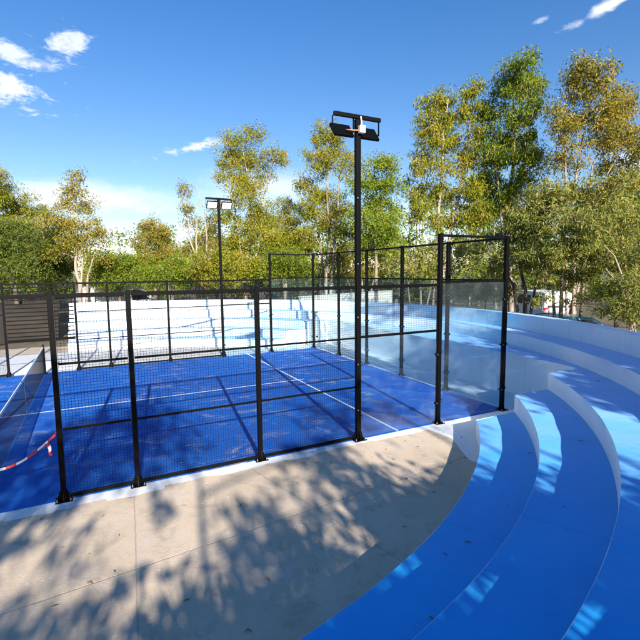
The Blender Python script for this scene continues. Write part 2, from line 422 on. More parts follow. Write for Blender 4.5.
# court carpet and lines
mb = MB(); mb.quad([(-10, -.02, .012), (10, -.02, .012), (10, 10, .012), (-10, 10, .012)])
for a, b_ in (((-10, -.02), (10, -.02)), ((10, -.02), (10, 10)), ((10, 10), (-10, 10)), ((-10, 10), (-10, -.02))):
    mb.quad([(*a, 0.0), (*b_, 0.0), (*b_, .012), (*a, .012)])
tag(mb.build('court_turf', 'turf'), kind='structure')
mb = MB()
for x in (6.95, -6.95): mb.quad([(x-.025, .0, .016), (x+.025, 0, .016), (x+.025, 10, .016), (x-.025, 10, .016)])
for s in (1, -1):
    a, b_ = sorted((s*.0+(.0 if s > 0 else 0), s*7.15)); a = a if s < 0 else 0.02; b_ = b_ if s > 0 else -.02
    if s > 0: mb.quad([(a, 4.975, .016), (6.925, 4.975, .016), (6.925, 5.025, .016), (a, 5.025, .016)])
    else: mb.quad([(-6.925, 4.975, .016), (b_, 4.975, .016), (b_, 5.025, .016), (-6.925, 5.025, .016)])
mb.quad([(6.975, 4.975, .016), (7.15, 4.975, .016), (7.15, 5.025, .016), (6.975, 5.025, .016)])
tag(mb.build('court_markings', 'line'), kind='structure')

# ------------------------------------------------------------------ fences
BOLT = {}
def proto(key, name, mat, mb_fn, par, loc):                  # a small part, its mesh shared by every copy
    if key not in BOLT:
        b = MB(); mb_fn(b); o = b.build(name, mat, par); BOLT[key] = o
    else:
        o = BOLT[key].copy(); C.objects.link(o); o.parent = par
    o.location = loc; return o
def bolts(par, r, z):
    for sx in (-1, 1):
        for sy in (-1, 1): proto('bolt', 'anchor_bolt', 'steel', lambda b: b.lathe((0, 0, 0), [(.013, 0), (.013, .013), (.007, .015), (.007, .037)], 8), par, (sx*r, sy*r, z))
def post(par, x, y, h, w=.075, d=.075, clamps=0, side=(0, 1)):
    b = MB(); b.box((x, y, .012+h/2), (w, d, h)); b.box((x, y, h+.016), (w+.006, d+.006, .008))
    p = b.build('post', 'black', par, bevel=.006, loc=(x, y, 0))
    b = MB(); b.box((x, y, .010), (.22, .22, .014))
    for sx, sy in ((1, 0), (-1, 0), (0, 1), (0, -1)):     # welded gussets
        ax, ay = x+sx*w/2, y+sy*d/2; bx_, by_ = x+sx*.10, y+sy*.10; t = .006
        q = [(ax, ay, .018), (bx_, by_, .018), (ax, ay, .17)]
        ox, oy = (-sy*t, sx*t)
        l = [(u_[0]+ox, u_[1]+oy, u_[2]) for u_ in q]; r_ = [(u_[0]-ox, u_[1]-oy, u_[2]) for u_ in q]
        b.quad(l); b.quad(r_[::-1]); b.quad([l[1], r_[1], r_[2], l[2]])
    bp_ = b.build('base_plate', 'black', p, loc=(x, y, 0)); bp_.location = (0, 0, 0)
    bolts(p, .085, .017)
    return p
def clamp(par, p, nrm):                                      # round glass clamp with a steel screw
    b = MB(); ax = 'y' if abs(nrm[1]) > .5 else 'x'
    c = (p[0], p[1], p[2])
    h0 = -.035
    b.lathe(c, [(.030, h0), (.032, h0+.008), (.032, -h0-.008), (.030, -h0)], 12, ax)
    k = b.build('clamp', 'black', par)
    b = MB(); b.lathe(c, [(.011, -.039), (.011, .039)], 8, ax); b.build('screw', 'steel', k)
def mesh_panel(par, A, B, z0, z1, pitch=.042, r=.0021):
    A = np.array(A, float); B = np.array(B, float); L = np.linalg.norm(B-A); d = (B-A)/L
    b = MB(); n = int(L/pitch)
    for i in range(n+1):
        p = A+d*(i*L/n); b.wire((p[0], p[1], z0), (p[0], p[1], z1), r)
    m = int((z1-z0)/pitch)
    off = np.array([-d[1], d[0]])*r*1.6
    for j in range(m+1):
        z = z0+(z1-z0)*j/m; b.wire((A[0]+off[0], A[1]+off[1], z), (B[0]+off[0], B[1]+off[1], z), r)
    return b.build('mesh_panel', 'wire', par)
def rail(par, A, B, z, w=.045, h=.045, name='rail'):
    A = np.array(A, float); B = np.array(B, float); d = B-A; L = np.hypot(*d)
    b = MB(); b.box(((A[0]+B[0])/2, (A[1]+B[1])/2, z), (L, w, h), math.atan2(d[1], d[0]))
    return b.build(name, 'black', par, bevel=.004)
def glass(par, A, B, z0, z1):
    A = np.array(A, float); B = np.array(B, float); d = B-A; L = np.hypot(*d)
    b = MB(); b.box(((A[0]+B[0])/2, (A[1]+B[1])/2, (z0+z1)/2), (L, .010, z1-z0), math.atan2(d[1], d[0]))
    return b.build('glass_pane', 'glass', par)

def side_fence(y, label, slatted):
    sgn = 1 if y > 5 else -1
    f = empty('side_fence', (0, y, 0), label, 'fence', 'mesh fences along the court sides')
    xs = [-9.935, -8, -6, -4, -2, -1, 1, 2, 4, 6, 8, 9.935]
    for x in xs:
        if abs(x) == 6: continue                              # the floodlight poles stand here
        post(f, x, y, 4.0 if abs(x) >= 8 else 3.0, .085 if abs(x) >= 8 else .072, .085 if abs(x) >= 8 else .075)
    g = .047
    for a, b_ in zip(xs[:-1], xs[1:]):
        A, B = (a+g, y), (b_-g, y)
        lo = max(abs(a), abs(b_))
        if lo > 9:                                            # corner bay: glass with open frame above
            glass(f, (a+g+.01, y), (b_-g-.01, y), .03, 2.99)
            rail(f, A, B, 3.02, .04, .04); rail(f, A, B, 3.98, .045, .05, 'top_rail')
            for xx in (a+g+.01, b_-g-.01):
                for z in (.5, 1.55, 2.6): clamp(f, (xx, y, z), (0, 1))
        elif lo > 6.5:                                        # stepped bay: glass below mesh
            glass(f, (a+g+.01, y), (b_-g-.01, y), .03, 1.98)
            rail(f, A, B, 2.01, .04, .045); rail(f, A, B, 2.965, .05, .06, 'top_rail')
            mesh_panel(f, A, B, 2.035, 2.93)
            for xx in (a+g+.01, b_-g-.01):
                for z in (.45, 1.5): clamp(f, (xx, y, z), (0, 1))
        elif a == -1:                                         # way in at the net
            rail(f, A, B, 2.965, .05, .06, 'top_rail')
            if slatted:
                rail(f, A, B, 1.13, .06, .09)
                s = MB()
                for i in range(13): s.box((0, y, 1.26+i*.132), (2-2*g, .02, .036))
                s.build('slat_panel', 'black', f)
        else:
            rail(f, A, B, .055, .045, .05, 'bottom_rail'); rail(f, A, B, 1.05, .028, .034); rail(f, A, B, 2.0, .028, .034)
            rail(f, A, B, 2.965, .05, .06, 'top_rail')
            mesh_panel(f, A, B, .08, 2.93)
    for o in f.children: o.location = tuple(np.array(o.location)-np.array(f.location))
    return f
nf = side_fence(0.0, 'black mesh fence on the near side of the court beside the bare concrete', False)
ff = side_fence(10.0, 'black mesh fence on the far side of the court before the white steps', True)
def end_fence(x, label):
    f = empty('end_fence', (x, 5, 0), label, 'fence', 'glass fences across the court ends')
    xx = x+math.copysign(.06, x)
    ys = [.0, 2, 4, 6, 8, 10.0]
    for y in ys[1:-1]: post(f, xx, y, 4.0, .085, .085)
    for a, b_ in zip(ys[:-1], ys[1:]):
        A, B = (xx, a+.065), (xx, b_-.065)
        glass(f, A, B, .03, 2.99); rail(f, A, B, 3.02, .04, .04); rail(f, A, B, 3.98, .045, .05, 'top_rail')
        for yy in (a+.065, b_-.065):
            for z in (.5, 1.55, 2.6): clamp(f, (xx, yy, z), (1, 0))
    for o in f.children: o.location = tuple(np.array(o.location)-np.array(f.location))
    return f
end_fence(10.0, 'clear glass end fence with black posts facing the blue treads')
end_fence(-10.0, 'clear glass end fence with black posts at the end beyond the net')

# ------------------------------------------------------------------ floodlight poles
def floodlight_pole(x, y, facing, label):
    f = empty('floodlight_pole', (x, y, 0), label, 'floodlight', 'floodlight poles on the court sides', 0 if facing > 0 else math.pi)
    b = MB(); b.box((0, 0, 3.0), (.092, .092, 5.97)); b.box((0, 0, 5.99), (.098, .098, .01)); b.build('pole', 'black', f, bevel=.008)
    b = MB(); b.box((0, 0, .012), (.26, .26, .016))
    for sx, sy in ((1, 0), (-1, 0), (0, 1), (0, -1)):
        q = [(sx*.046, sy*.046, .02), (sx*.12, sy*.12, .02), (sx*.046, sy*.046, .24)]; t = .006
        l = [(p[0]-sy*t, p[1]+sx*t, p[2]) for p in q]; r_ = [(p[0]+sy*t, p[1]-sx*t, p[2]) for p in q]
        b.quad(l); b.quad(r_[::-1]); b.quad([l[1], r_[1], r_[2], l[2]])
    bp_ = b.build('base_plate', 'black', f)
    bolts(f, .1, .02)
    b = MB(); b.box((0, .0, 6.04), (.98, .06, .07)); b.build('crossbar', 'black', f, bevel=.005)
    for s in (-1, 1):
        fl_ = bpy.data.objects.new('floodlight', None)
        cx = s*.275; tilt = mathutils.Matrix.Rotation(R(-38), 3, 'X')      # face leans down to the court
        b = MB(); b.box((cx, .10, 5.80), (.40, .05, .30), rot=tilt)
        for i in range(0):
            o = tilt @ mathutils.Vector((-.18+i*.045, -.04, 0)); b.box((cx+o.x, .10+o.y, 5.80+o.z), (.010, .03, .24), rot=tilt)
        h = b.build('floodlight', 'black', f, bevel=.004)
        o = tilt @ mathutils.Vector((0, .0275, 0)); b = MB(); b.box((cx+o.x, .10+o.y, 5.80+o.z), (.35, .006, .25), rot=tilt); b.build('lens', 'lens', h)
        b = MB()
        for e in (-.215, .215): b.box((cx+e, .05, 5.90), (.012, .03, .24)); b.box((cx+e, .07, 5.79), (.014, .06, .03))
        b.build('bracket', 'black', h)
    b = MB(); b.box((.03, -.10, 5.80), (.11, .08, .13)); b.tube([(.03, -.08, 5.86), (.035, -.075, 5.95), (.04, -.045, 6.04)], .014, 8)
    b.build('junction_box', 'box', f, bevel=.012)
    b = MB(); b.tube([(-.02, -.09, 5.78), (-.09, -.07, 5.775), (-.17, -.02, 5.79), (-.22, .04, 5.80)], .013, 8); b.build('cable', 'orange', f, True)
    for z in (.6, 1.5, 2.4, 3.4, 4.6): proto('screw', 'screw', 'steel', lambda b: b.lathe((0, 0, 0), [(.012, -.006), (.010, .003)], 8, 'y'), f, (-.03, -.052, z))
    return f
floodlight_pole(6, 0, 1, 'tall black twin floodlight pole on the near court side with a white junction box')
floodlight_pole(6, 10, -1, 'smaller looking twin floodlight pole on the far court side showing its lamp fronts')
floodlight_pole(-6, 0, 1, 'black twin floodlight pole on the near court side beyond the net')
floodlight_pole(-6, 10, -1, 'black twin floodlight pole on the far court side beyond the net')

# ------------------------------------------------------------------ net
net = empty('court_net', (0, 5, 0), 'black court net with a white top tape between two posts', 'net')
def ztop(y): return .88+.04*((y-5)/5)**2
for y in (.12, 9.88):
    b = MB(); b.box((0, y, .48), (.07, .07, .94)); b.box((0, y, .018), (.16, .16, .012)); b.lathe((.0, y, .95), [(.02, 0), (.024, .02), (.012, .04)], 10)
    b.build('net_post', 'black', net, bevel=.005)
b = MB(); n = 216
for i in range(n+1):
    y = .17+(9.66)*i/n; b.wire((0, y, .03), (0, y, ztop(y)-.05), .0019)
for j in range(19):
    pts = [(.003, .17+9.66*i/30, .035+(ztop(.17+9.66*i/30)-.09)*j/18) for i in range(31)]
    b.tube(pts, .0019, 4, caps=False)
b.build('net_mesh', 'net', net)
b = MB()
for i in range(40):
    y0, y1 = .16+9.68*i/40, .16+9.68*(i+1)/40
    for s in (-1, 1): b.quad([(s*.007, y0, ztop(y0)-.055), (s*.007, y1, ztop(y1)-.055), (s*.007, y1, ztop(y1)), (s*.007, y0, ztop(y0))][::s])
    b.quad([(-.007, y0, ztop(y0)), (.007, y0, ztop(y0)), (.007, y1, ztop(y1)), (-.007, y1, ztop(y1))])
b.build('net_tape', 'line', net)
b = MB(); b.quad([(-.002, 4.98, .03), (-.002, 5.03, .03), (-.002, 5.03, .83), (-.002, 4.98, .83)]); b.quad([(.005, 4.98, .03), (.005, 5.03, .03), (.005, 5.03, .83), (.005, 4.98, .83)][::-1]); b.build('centre_strap', 'line', net)
for o in net.children: o.location = (0, -5, 0)

# ------------------------------------------------------------------ barrier tape across the way in
b = MB(); N = 44; prev = None
for i in range(N+1):
    t = i/N; x = .94-1.88*t; z = 1.0-.40*(1-(2*t-1)**2)*(1+.1*math.sin(t*9)); y = -.065
    a = 1.3+.5*math.sin(t*11); hw = .011
    p0 = (x, y+math.cos(a)*hw*.9, z+abs(math.sin(a))*hw+.006); p1 = (x, y-math.cos(a)*hw*.9, z-abs(math.sin(a))*hw-.006)
    if prev: b.quad([prev[0], p0, p1, prev[1]], (i//3) % 2)
    prev = (p0, p1)
b.tube([(.945, -.07, 1.0), (.945, .07, 1.0)], .014, 6, 0)
prev = None                                                     # loose tail
for i in range(9):
    t = i/8; x = .83+.07*t+.02*math.sin(t*5); z = .90-.20*t; hw = .024
    p0 = (x-hw*.7, -.07-.03*math.sin(t*4), z); p1 = (x+hw*.7, -.07+.02*math.cos(t*5), z+.02)
    if prev: b.quad([prev[0], prev[1], p1, p0], (i//3) % 2)
    prev = (p0, p1)
tag(b.build('barrier_tape', ['red', 'tapew'], loc=(0, 0, .8)), 'red and white barrier tape strung across the fence opening', 'tape')

# ------------------------------------------------------------------ things beyond the terrace
def lowwall():
    p0 = at(300, 300, 23.0); p1 = at(391, 300, 29.5)
    d = p1-p0; L = math.hypot(d[0], d[1]); c = (p0+p1)/2
    b = MB(); b.box((0, 0, 1.0), (L, .2, 2.0)); b.box((0, 0, 2.03), (L+.04, .26, .06))
    o = b.build('garden_wall', 'wall', bevel=.01); o.location = (c[0], c[1], -.03); o.rotation_euler.z = math.atan2(d[1], d[0])
    tag(o, 'pale grey rendered wall standing behind the far curve of the terrace', 'wall')
lowwall()
# earth bank at the far left
b = MB(); nx, ny = 40, 12
for i in range(nx+1):
    for j in range(ny+1):
        x = -16+15.9*i/nx; y = 18.6+5*j/ny
        z = 1.75*(1-math.exp(-((j/ny)*3.2)**1.5))+.16*math.sin(x*1.9+j)+.10*math.sin(x*4.7-j*2)
        z *= 1 if j else 0
        b.v.append((x, y, z-.03 if j else -.03))
for i in range(nx):
    for j in range(ny):
        a = i*(ny+1)+j; b.f.append((a, a+ny+1, a+ny+2, a+1)); b.m.append(0)
tag(b.build('earth_bank', 'dark', smooth=True), kind='structure')

def car(name, label, paint, loc, rz, van=False, panel=False):
    c = empty(name, loc, label, 'van' if van else 'car', 'vehicles parked beyond the terrace', rz)
    if van: prof = [(-2.4, .35), (-2.42, 1.0), (-2.36, 1.55), (-2.25, 1.96), (-1.9, 2.05), (.9, 2.05), (1.25, 1.93), (1.85, 1.22), (2.45, 1.02), (2.52, .55), (2.5, .35)]; hw = .92
    else: prof = [(-2.1, .32), (-2.15, .75), (-2.0, .98), (-1.75, 1.05), (-1.2, 1.42), (-.5, 1.5), (.35, 1.46), (1.05, 1.02), (1.9, .88), (2.1, .65), (2.1, .32)]; hw = .86
    b = MB(); n = len(prof)
    secs = [(-hw, .94), (-hw*.97, .985), (-hw*.86, 1.0), (hw*.86, 1.0), (hw*.97, .985), (hw, .94)]
    for y, s in secs:
        for (x, z) in prof:
            tum = 1-max(0, z-1.0)*.16
            b.v.append((x*s, y*tum, .32+(z-.32)*s))
    for k in range(len(secs)-1):
        for i in range(n): b.f.append((k*n+i, k*n+(i+1) % n, (k+1)*n+(i+1) % n, (k+1)*n+i)); b.m.append(0)
    b.f.append(tuple(range(n))); b.m.append(0); b.f.append(tuple(range((len(secs)-1)*n, len(secs)*n))[::-1]); b.m.append(0)
    b.build('body', paint, c, bevel=.03)
    for s in (-1, 1):
        if van: wins = [[(-2.0, 1.25), (-1.95, 1.8), (-.75, 1.8), (-.75, 1.25)], [(-.6, 1.25), (-.6, 1.8), (.3, 1.8), (.3, 1.25)], [(.45, 1.25), (.45, 1.8), (1.0, 1.78), (1.5, 1.25)]]
        else: wins = [[(-1.45, 1.02), (-1.1, 1.34), (-.35, 1.38), (-.35, 1.02)], [(-.25, 1.02), (-.25, 1.38), (.3, 1.36), (.8, 1.02)]]
        for w in (wins[2:] if panel else wins):
            b = MB(); pts = [(x, s*(hw*(1-max(0, z-1.0)*.16)*1.0+.006), z) for x, z in w]; b.quad(pts if s < 0 else pts[::-1]); b.build('side_window', 'carglass', c)
    b = MB()
    if van: b.quad([(-2.405, -.7, 1.2), (-2.30, -.62, 1.78), (-2.30, .62, 1.78), (-2.405, .7, 1.2)][::-1])
    else: b.quad([(-1.70, -.66, 1.095), (-1.24, -.58, 1.41), (-1.24, .58, 1.41), (-1.70, .66, 1.095)][::-1])
    b.build('rear_window', 'carglass', c)
    b = MB()
    if van: b.quad([(1.33, -.7, 1.86), (1.80, -.78, 1.30), (1.80, .78, 1.30), (1.33, .7, 1.86)])
    else: b.quad([(.44, -.6, 1.43), (1.02, -.7, 1.06), (1.02, .7, 1.06), (.44, .6, 1.43)])
    b.build('windscreen', 'carglass', c)
    for s in (-1, 1):
        b = MB(); b.box((-2.38 if van else -2.09, s*(hw-.16), 1.0 if van else .8), (.06, .2, .42 if van else .16)); b.build('tail_light', 'taillight', c)
        b = MB(); b.box((2.46 if van else 2.03, s*(hw-.2), .82 if van else .72), (.08, .26, .16)); b.build('headlight', 'lens', c)
        for x in (-1.45 if van else -1.3, 1.6 if van else 1.3):
            b = MB(); b.lathe((x, s*(hw-.1), .32), [(.30, -.10), (.32, -.07), (.32, .07), (.30, .10)], 20, 'y'); w = b.build('wheel', 'rubber', c)
            b = MB(); b.lathe((x, s*(hw-.1+.105), .32), [(.20, -.012), (.18, .006)], 16, 'y'); b.build('rim', 'rim', w)
    b = MB(); b.box((-2.43 if van else -2.16, 0, .62), (.02, .48, .11)); b.build('number_plate', 'plate', c)
    return c
def gp(u, depth): p = at(u, 300, depth); return (p[0], p[1], -.03)
car('parked_van', 'white parked van seen through tree trunks right of the fence corner', 'carwhite', gp(540, 27), R(62), True)
car('parked_car', 'dark blue parked car behind the parapet beneath the grey green wattle', 'carblue', gp(546, 19.5), R(-20))
car('parked_car', 'teal parked car beneath the wattle nearest the right edge of the parapet', 'carteal', gp(574, 17.8), R(-30))
car('parked_car', 'white parked car with a red tail light behind the far white steps', 'carwhite', gp(152, 27), R(250))
car('parked_van', 'white van parked behind the far steps near the brown gum trunk', 'carwhite', gp(120, 31), R(12), True, True).scale = (1.15, 1.1, 1.22)

# fallen leaves blown over the slab, the carpet and the treads
rl = np.random.default_rng(12); vv = []
def on_tread(): 
    k = rl.integers(0, 4); r = RK[k]+.06+rl.random()**.5*(RK[k+1]-RK[k]-.1); a_ = 95+rl.random()*75 if k > 1 else 128+rl.random()*40
    p = sm(a_, r); return p[0], p[1], H*(k+1)+.012
for i in range(170):
    q = rl.random()
    if q < .40: x, y, z = -3+11*rl.random(), -.4-3.6*rl.random()**1.5, .006
    elif q < .90: x, y, z = -2+12*rl.random(), 10*rl.random(), .02
    else: x, y, z = on_tread()
    if z < .01 and np.hypot(x-CC[0], y-CC[1]) > RK[0]-.05: continue
    L, W, a_ = .022+.03*rl.random(), .006+.007*rl.random(), rl.random()*6.28; d = np.array([math.cos(a_), math.sin(a_)]); n_ = np.array([-d[1], d[0]])
    c_ = np.array([x, y]); lift = .004+.012*rl.random()
    for o_, hz in ((-d*L, 0), (n_*W, lift), (d*L, .002), (-n_*W, lift*.4)): vv.append((*(c_+o_), z+hz))
me = bpy.data.meshes.new('fallen_leaves'); me.from_pydata(vv, [], [tuple(range(i, i+4)) for i in range(0, len(vv), 4)])
MAT['litter'] = simple('dry_leaf', (.20, .12, .05), .8, var=.6, sc=2); me.materials.append(MAT['litter'])
fo = bpy.data.objects.new('fallen_leaves', me); C.objects.link(fo); tag(fo, 'dry gum leaves scattered over slab, carpet and treads', 'leaves', kind='stuff')

# ------------------------------------------------------------------ trees
def leaves(centers, sizes, nper, llen, lwid, droop, rs):
    """clumps of diamond leaves; returns vertex array (n*4,3)"""
    tot = len(centers)*nper
    cen = np.repeat(np.array(centers), nper, 0); sz = np.repeat(np.array(sizes), nper)
    d = rs.normal(size=(tot, 3)); d /= np.linalg.norm(d, axis=1)[:, None]
    p = cen+d*(sz*rs.random(tot)**.45)[:, None]*np.array([1, 1, .85])
    di = rs.normal(size=(tot, 3))+d*.7; di[:, 2] -= droop; di /= np.linalg.norm(di, axis=1)[:, None]
    s = np.cross(di, rs.normal(size=(tot, 3))); s /= np.linalg.norm(s, axis=1)[:, None]
    L = llen*(.6+.8*rs.random(tot))[:, None]; W = lwid*(.6+.8*rs.random(tot))[:, None]
    v = np.stack([p-di*L*.5, p+s*W*.5-di*L*.08, p+di*L*.5, p-s*W*.5-di*L*.08], 1)
    return v.reshape(-1, 3)
def leaf_mesh(name, v, mat):
    n = len(v)//4; me = bpy.data.meshes.new(name)
    me.vertices.add(len(v)); me.vertices.foreach_set('co', v.astype(np.float32).ravel())
    me.loops.add(n*4); me.loops.foreach_set('vertex_index', np.arange(n*4, dtype=np.int32))
    me.polygons.add(n); me.polygons.foreach_set('loop_start', np.arange(0, n*4, 4, dtype=np.int32))
    me.update(calc_edges=True); me.materials.append(MAT[mat]); return me
def bez(a, b, bend, n=7):
    a = np.array(a); b = np.array(b); m = (a+b)/2+np.array(bend); t = np.linspace(0, 1, n)[:, None]
    return (1-t)**2*a+2*t*(1-t)*m+t*t*b
TD = 22
def make_tree(name, label, base, trunk, blobs, leafmat='leaf_green', bark='bark', tr=.18, dens=1.0, nper=95, csz=.48, llen=.145, lwid=.046, droop=.8, twig=.32, seed=0, group='trees beyond the terrace', trunks=None):
    """trunk: list of local points; blobs: (x,y,z,rx,ry,rz,amount) in local metres"""
    rs = np.random.default_rng(seed+11)
    root = empty(name, base, label, 'tree' if 'bush' not in name else 'bush', group)
    b = MB()
    T = np.array(trunk, float); n = len(T)
    allT = [T]+[np.array(t_, float) for t_ in (trunks or [])]
    for q, t_ in enumerate(allT):
        m = len(t_); rr = [tr*.72*(1-.8*i/(m-1))*(1 if q == 0 else .75) for i in range(m)]; rr[0] *= 1.3
        pts = [t_[0]]; r_ = [rr[0]]
        for i in range(m-1):
            sub = bez(t_[i], t_[i+1], rs.normal(size=3)*.08*np.linalg.norm(t_[i+1]-t_[i])*.6, 5)[1:]
            for k, s in enumerate(sub): pts.append(s); r_.append(rr[i]+(rr[i+1]-rr[i])*(k+1)/4)
        b.tube(pts, r_, 8)
    dense = np.concatenate([np.concatenate([bez(t_[i], t_[i+1], (0, 0, 0), 8) for i in range(len(t_)-1)]) for t_ in allT])
    cs = []; ss = []
    for (x, y, z, rx, ry, rz, am) in blobs:
        c = np.array([x, y, z]); vol = rx*ry*rz
        below = dense[dense[:, 2] < z-rz*.2]
        src = below[np.argmin(np.linalg.norm((below-c)*np.array([1, 1, .7]), axis=1))] if len(below) else dense[0]
        L = np.linalg.norm(c-src)
        limb = bez(src, c+np.array([0, 0, rz*.4]), (rs.normal()*.1*L, rs.normal()*.1*L, .12*L), 8)
        lr = max(.013, tr*.22*min(1, (vol**(1/3))/1.2))
        b.tube(limb, [lr*(1-.8*i/7) for i in range(8)], 6)
        k = max(6, int(TD*dens*am*(vol**.72)))
        d = rs.normal(size=(k, 3)); d /= np.linalg.norm(d, axis=1)[:, None]
        P = c+d*(rs.random(k)**.42)[:, None]*np.array([rx, ry, rz])
        P += rs.normal(size=(k, 3))*.10*np.array([rx, ry, rz])
        for i, p in enumerate(P):
            cs.append(p); ss.append(csz*(.55+.9*rs.random()))
            if rs.random() < twig:
                s = limb[rs.integers(3, 8)]; b.tube(bez(s, p, (0, 0, .15*np.linalg.norm(p-s)), 4), [lr*.6, lr*.45, lr*.3, .008], 4, caps=False)
    t_o = b.build('trunk', bark, root, True)
    me = leaf_mesh('crown', leaves(cs, ss, nper, llen, lwid, droop, rs), leafmat)
    cr = bpy.data.objects.new('crown', me); C.objects.link(cr); cr.parent = root
    return root
def px_tree(name, label, u0, depth, trunk_px, blobs_px, trunks_px=None, **kw):
    """photo measurements -> local metres in the upright plane the tree stands in"""
    g = at(u0, 300, depth); base = np.array([g[0], g[1], -.05]); sc = depth/FPX
    rs = np.random.default_rng(kw.get('seed', 0)+501)
    loc = lambda u, v: at(u, v, depth)-base
    def tl(tp):
        out = []
        for i, (u, v) in enumerate(tp):
            p = loc(u, v); p = p+FH*rs.normal()*.15
            out.append(p)
        out[0][2] = 0.0; return out
    T = tl(trunk_px)
    B = []
    for q in blobs_px:
        u, v, ru, rv = q[:4]; am = q[4] if len(q) > 4 else 1.0
        p = loc(u, v)+FH*rs.normal()*ru*sc*.7; rr = ru*sc*(1.0+.32*rs.random()); p = p+np.array([rt[0], rt[1], .6])*rs.normal()*ru*sc*.22
        B.append((p[0], p[1], p[2], rr, rr, rv*sc, am))
    return make_tree(name, label, base, T, B, trunks=[tl(t_) for t_ in (trunks_px or [])], **kw)

px_tree('gum_tree', 'yellowing gum tree with drooping leaves cut by the left picture edge', -12, 30, [(-12, 300), (-10, 250), (-12, 200), (-8, 170)],
        [(-14, 180, 20, 18), (4, 178, 11, 14), (8, 196, 9, 12), (-10, 210, 24, 20), (2, 228, 14, 14), (-25, 240, 22, 22)], leafmat='leaf_yellow', seed=1, dens=1.5)
px_tree('leafy_tree', 'dense dark green tree on the left behind the slatted panel', 15, 25, [(15, 300), (14, 270), (18, 240)],
        [(5, 245, 26, 22), (28, 246, 20, 18), (18, 265, 28, 18), (-10, 262, 26, 20), (40, 268, 14, 12), (10, 228, 20, 14), (-25, 245, 24, 24)], leafmat='leaf_dark', bark='darkbark', seed=2, dens=2.6, droop=.4)
px_tree('gum_tree', 'brown tinged pointed gum tree with a pale forked trunk on the left', 79, 25, [(79, 305), (80, 282), (74, 255), (71, 225), (72, 180)],
        [(72, 178, 6, 9), (73, 192, 9, 10), (66, 205, 10, 9, .8), (80, 208, 10, 11, .8), (70, 220, 14, 11, .8), (86, 226, 12, 10, .8), (58, 226, 10, 9, .7), (62, 240, 14, 10, .7), (80, 240, 14, 10, .6), (97, 240, 11, 11, .7), (55, 256, 13, 9, .6), (92, 256, 12, 9, .5), (104, 232, 7, 10, .5)],
        [[(79, 300), (82, 280), (83, 250), (84, 215)], [(80, 296), (86, 275), (93, 262), (98, 245)]], leafmat='leaf_brown', bark='pale', tr=.15, seed=3, dens=1.35, twig=.8)
px_tree('sapling', 'thin pale green young tree between the dark tree and the brown gum', 42, 30, [(42, 300), (43, 265), (42, 230)],
        [(40, 226, 11, 11, .8), (48, 238, 11, 10, .7), (32, 240, 11, 11, .7), (42, 256, 13, 10, .7), (54, 222, 7, 8, .6)], leafmat='leaf_grey', bark='pale', tr=.09, seed=4, dens=1.2)
px_tree('leafy_bush', 'rounded bright green bush right of the brown pointed gum', 120, 29, [(120, 303), (120, 285), (119, 268)],
        [(112, 268, 13, 12), (126, 266, 12, 12), (138, 272, 12, 12), (103, 276, 12, 10), (120, 280, 18, 10)], leafmat='leaf_green', seed=5, dens=2.6, droop=.4)
px_tree('gum_tree', 'small rusty brown gum tree left of the bare pale limbs', 156, 30, [(156, 303), (157, 270), (155, 240), (152, 225)],
        [(151, 226, 10, 9, .9), (160, 236, 12, 11, .9), (148, 244, 12, 10, .9), (168, 248, 11, 12, .8), (156, 258, 15, 10, .8)], leafmat='leaf_brown', bark='pale', tr=.13, seed=6, dens=1.7)
px_tree('gum_tree', 'slender half bare gum with pale limbs left of the far floodlight', 199, 29, [(199, 303), (199, 262), (196, 230), (200, 190)],
        [(184, 190, 5, 8, .7), (186, 206, 6, 9, .7), (192, 222, 9, 9, .7), (207, 226, 12, 12, .8), (198, 242, 13, 10, .7), (214, 246, 12, 12, .8), (186, 246, 10, 10, .7), (217, 212, 8, 10, .7)],
        [[(199, 262), (190, 240), (183, 182)], [(199, 258), (207, 238), (203, 196)]], leafmat='leaf_brown', bark='pale', tr=.14, seed=7, dens=1.2, twig=.8)
px_tree('gum_tree', 'tall open gum with a white forked trunk right of the far floodlight', 245, 29, [(245, 303), (246, 260), (251, 240), (250, 200), (243, 150)],
        [(240, 142, 12, 10), (253, 138, 9, 9, .8), (228, 160, 13, 11), (246, 160, 14, 11), (274, 158, 10, 12, .8), (236, 178, 13, 10), (266, 172, 9, 9, .7), (254, 184, 11, 10, .7), (246, 200, 14, 10), (232, 215, 12, 10, .8), (262, 212, 13, 12), (250, 228, 18, 12), (238, 245, 16, 12), (266, 240, 14, 14)],
        [[(246, 262), (240, 245), (238, 228), (232, 190)], [(249, 240), (262, 205), (272, 165)]], leafmat='leaf_yellow', bark='pale', tr=.17, seed=8, dens=1.6)
px_tree('gum_tree', 'short yellow gum between the tall open gum and the near pole', 287, 32, [(287, 303), (287, 260), (288, 215)],
        [(286, 203, 9, 9, .8), (294, 216, 11, 11), (280, 222, 11, 11), (290, 236, 14, 12), (276, 244, 12, 12), (302, 242, 12, 12)], leafmat='leaf_yellow', bark='pale', tr=.12, seed=9, dens=1.7)
px_tree('gum_tree', 'broad yellow brown gum just left of the near floodlight pole', 327, 29, [(327, 303), (326, 265), (329, 225), (325, 160)],
        [(318, 140, 12, 9, .8), (334, 138, 13, 9, .8), (344, 152, 12, 11, .8), (316, 158, 12, 11, .8), (331, 166, 13, 11, .9), (345, 178, 12, 11, .8), (314, 182, 13, 11, .8), (328, 196, 15, 11, .9), (346, 206, 14, 12), (310, 210, 14, 12), (326, 222, 16, 12), (340, 236, 16, 12), (308, 236, 16, 12)],
        [[(327, 262), (318, 230), (310, 195)], [(328, 240), (338, 205), (342, 165)]], leafmat='leaf_yellow', bark='bark', tr=.17, seed=10, dens=1.5, twig=.7)
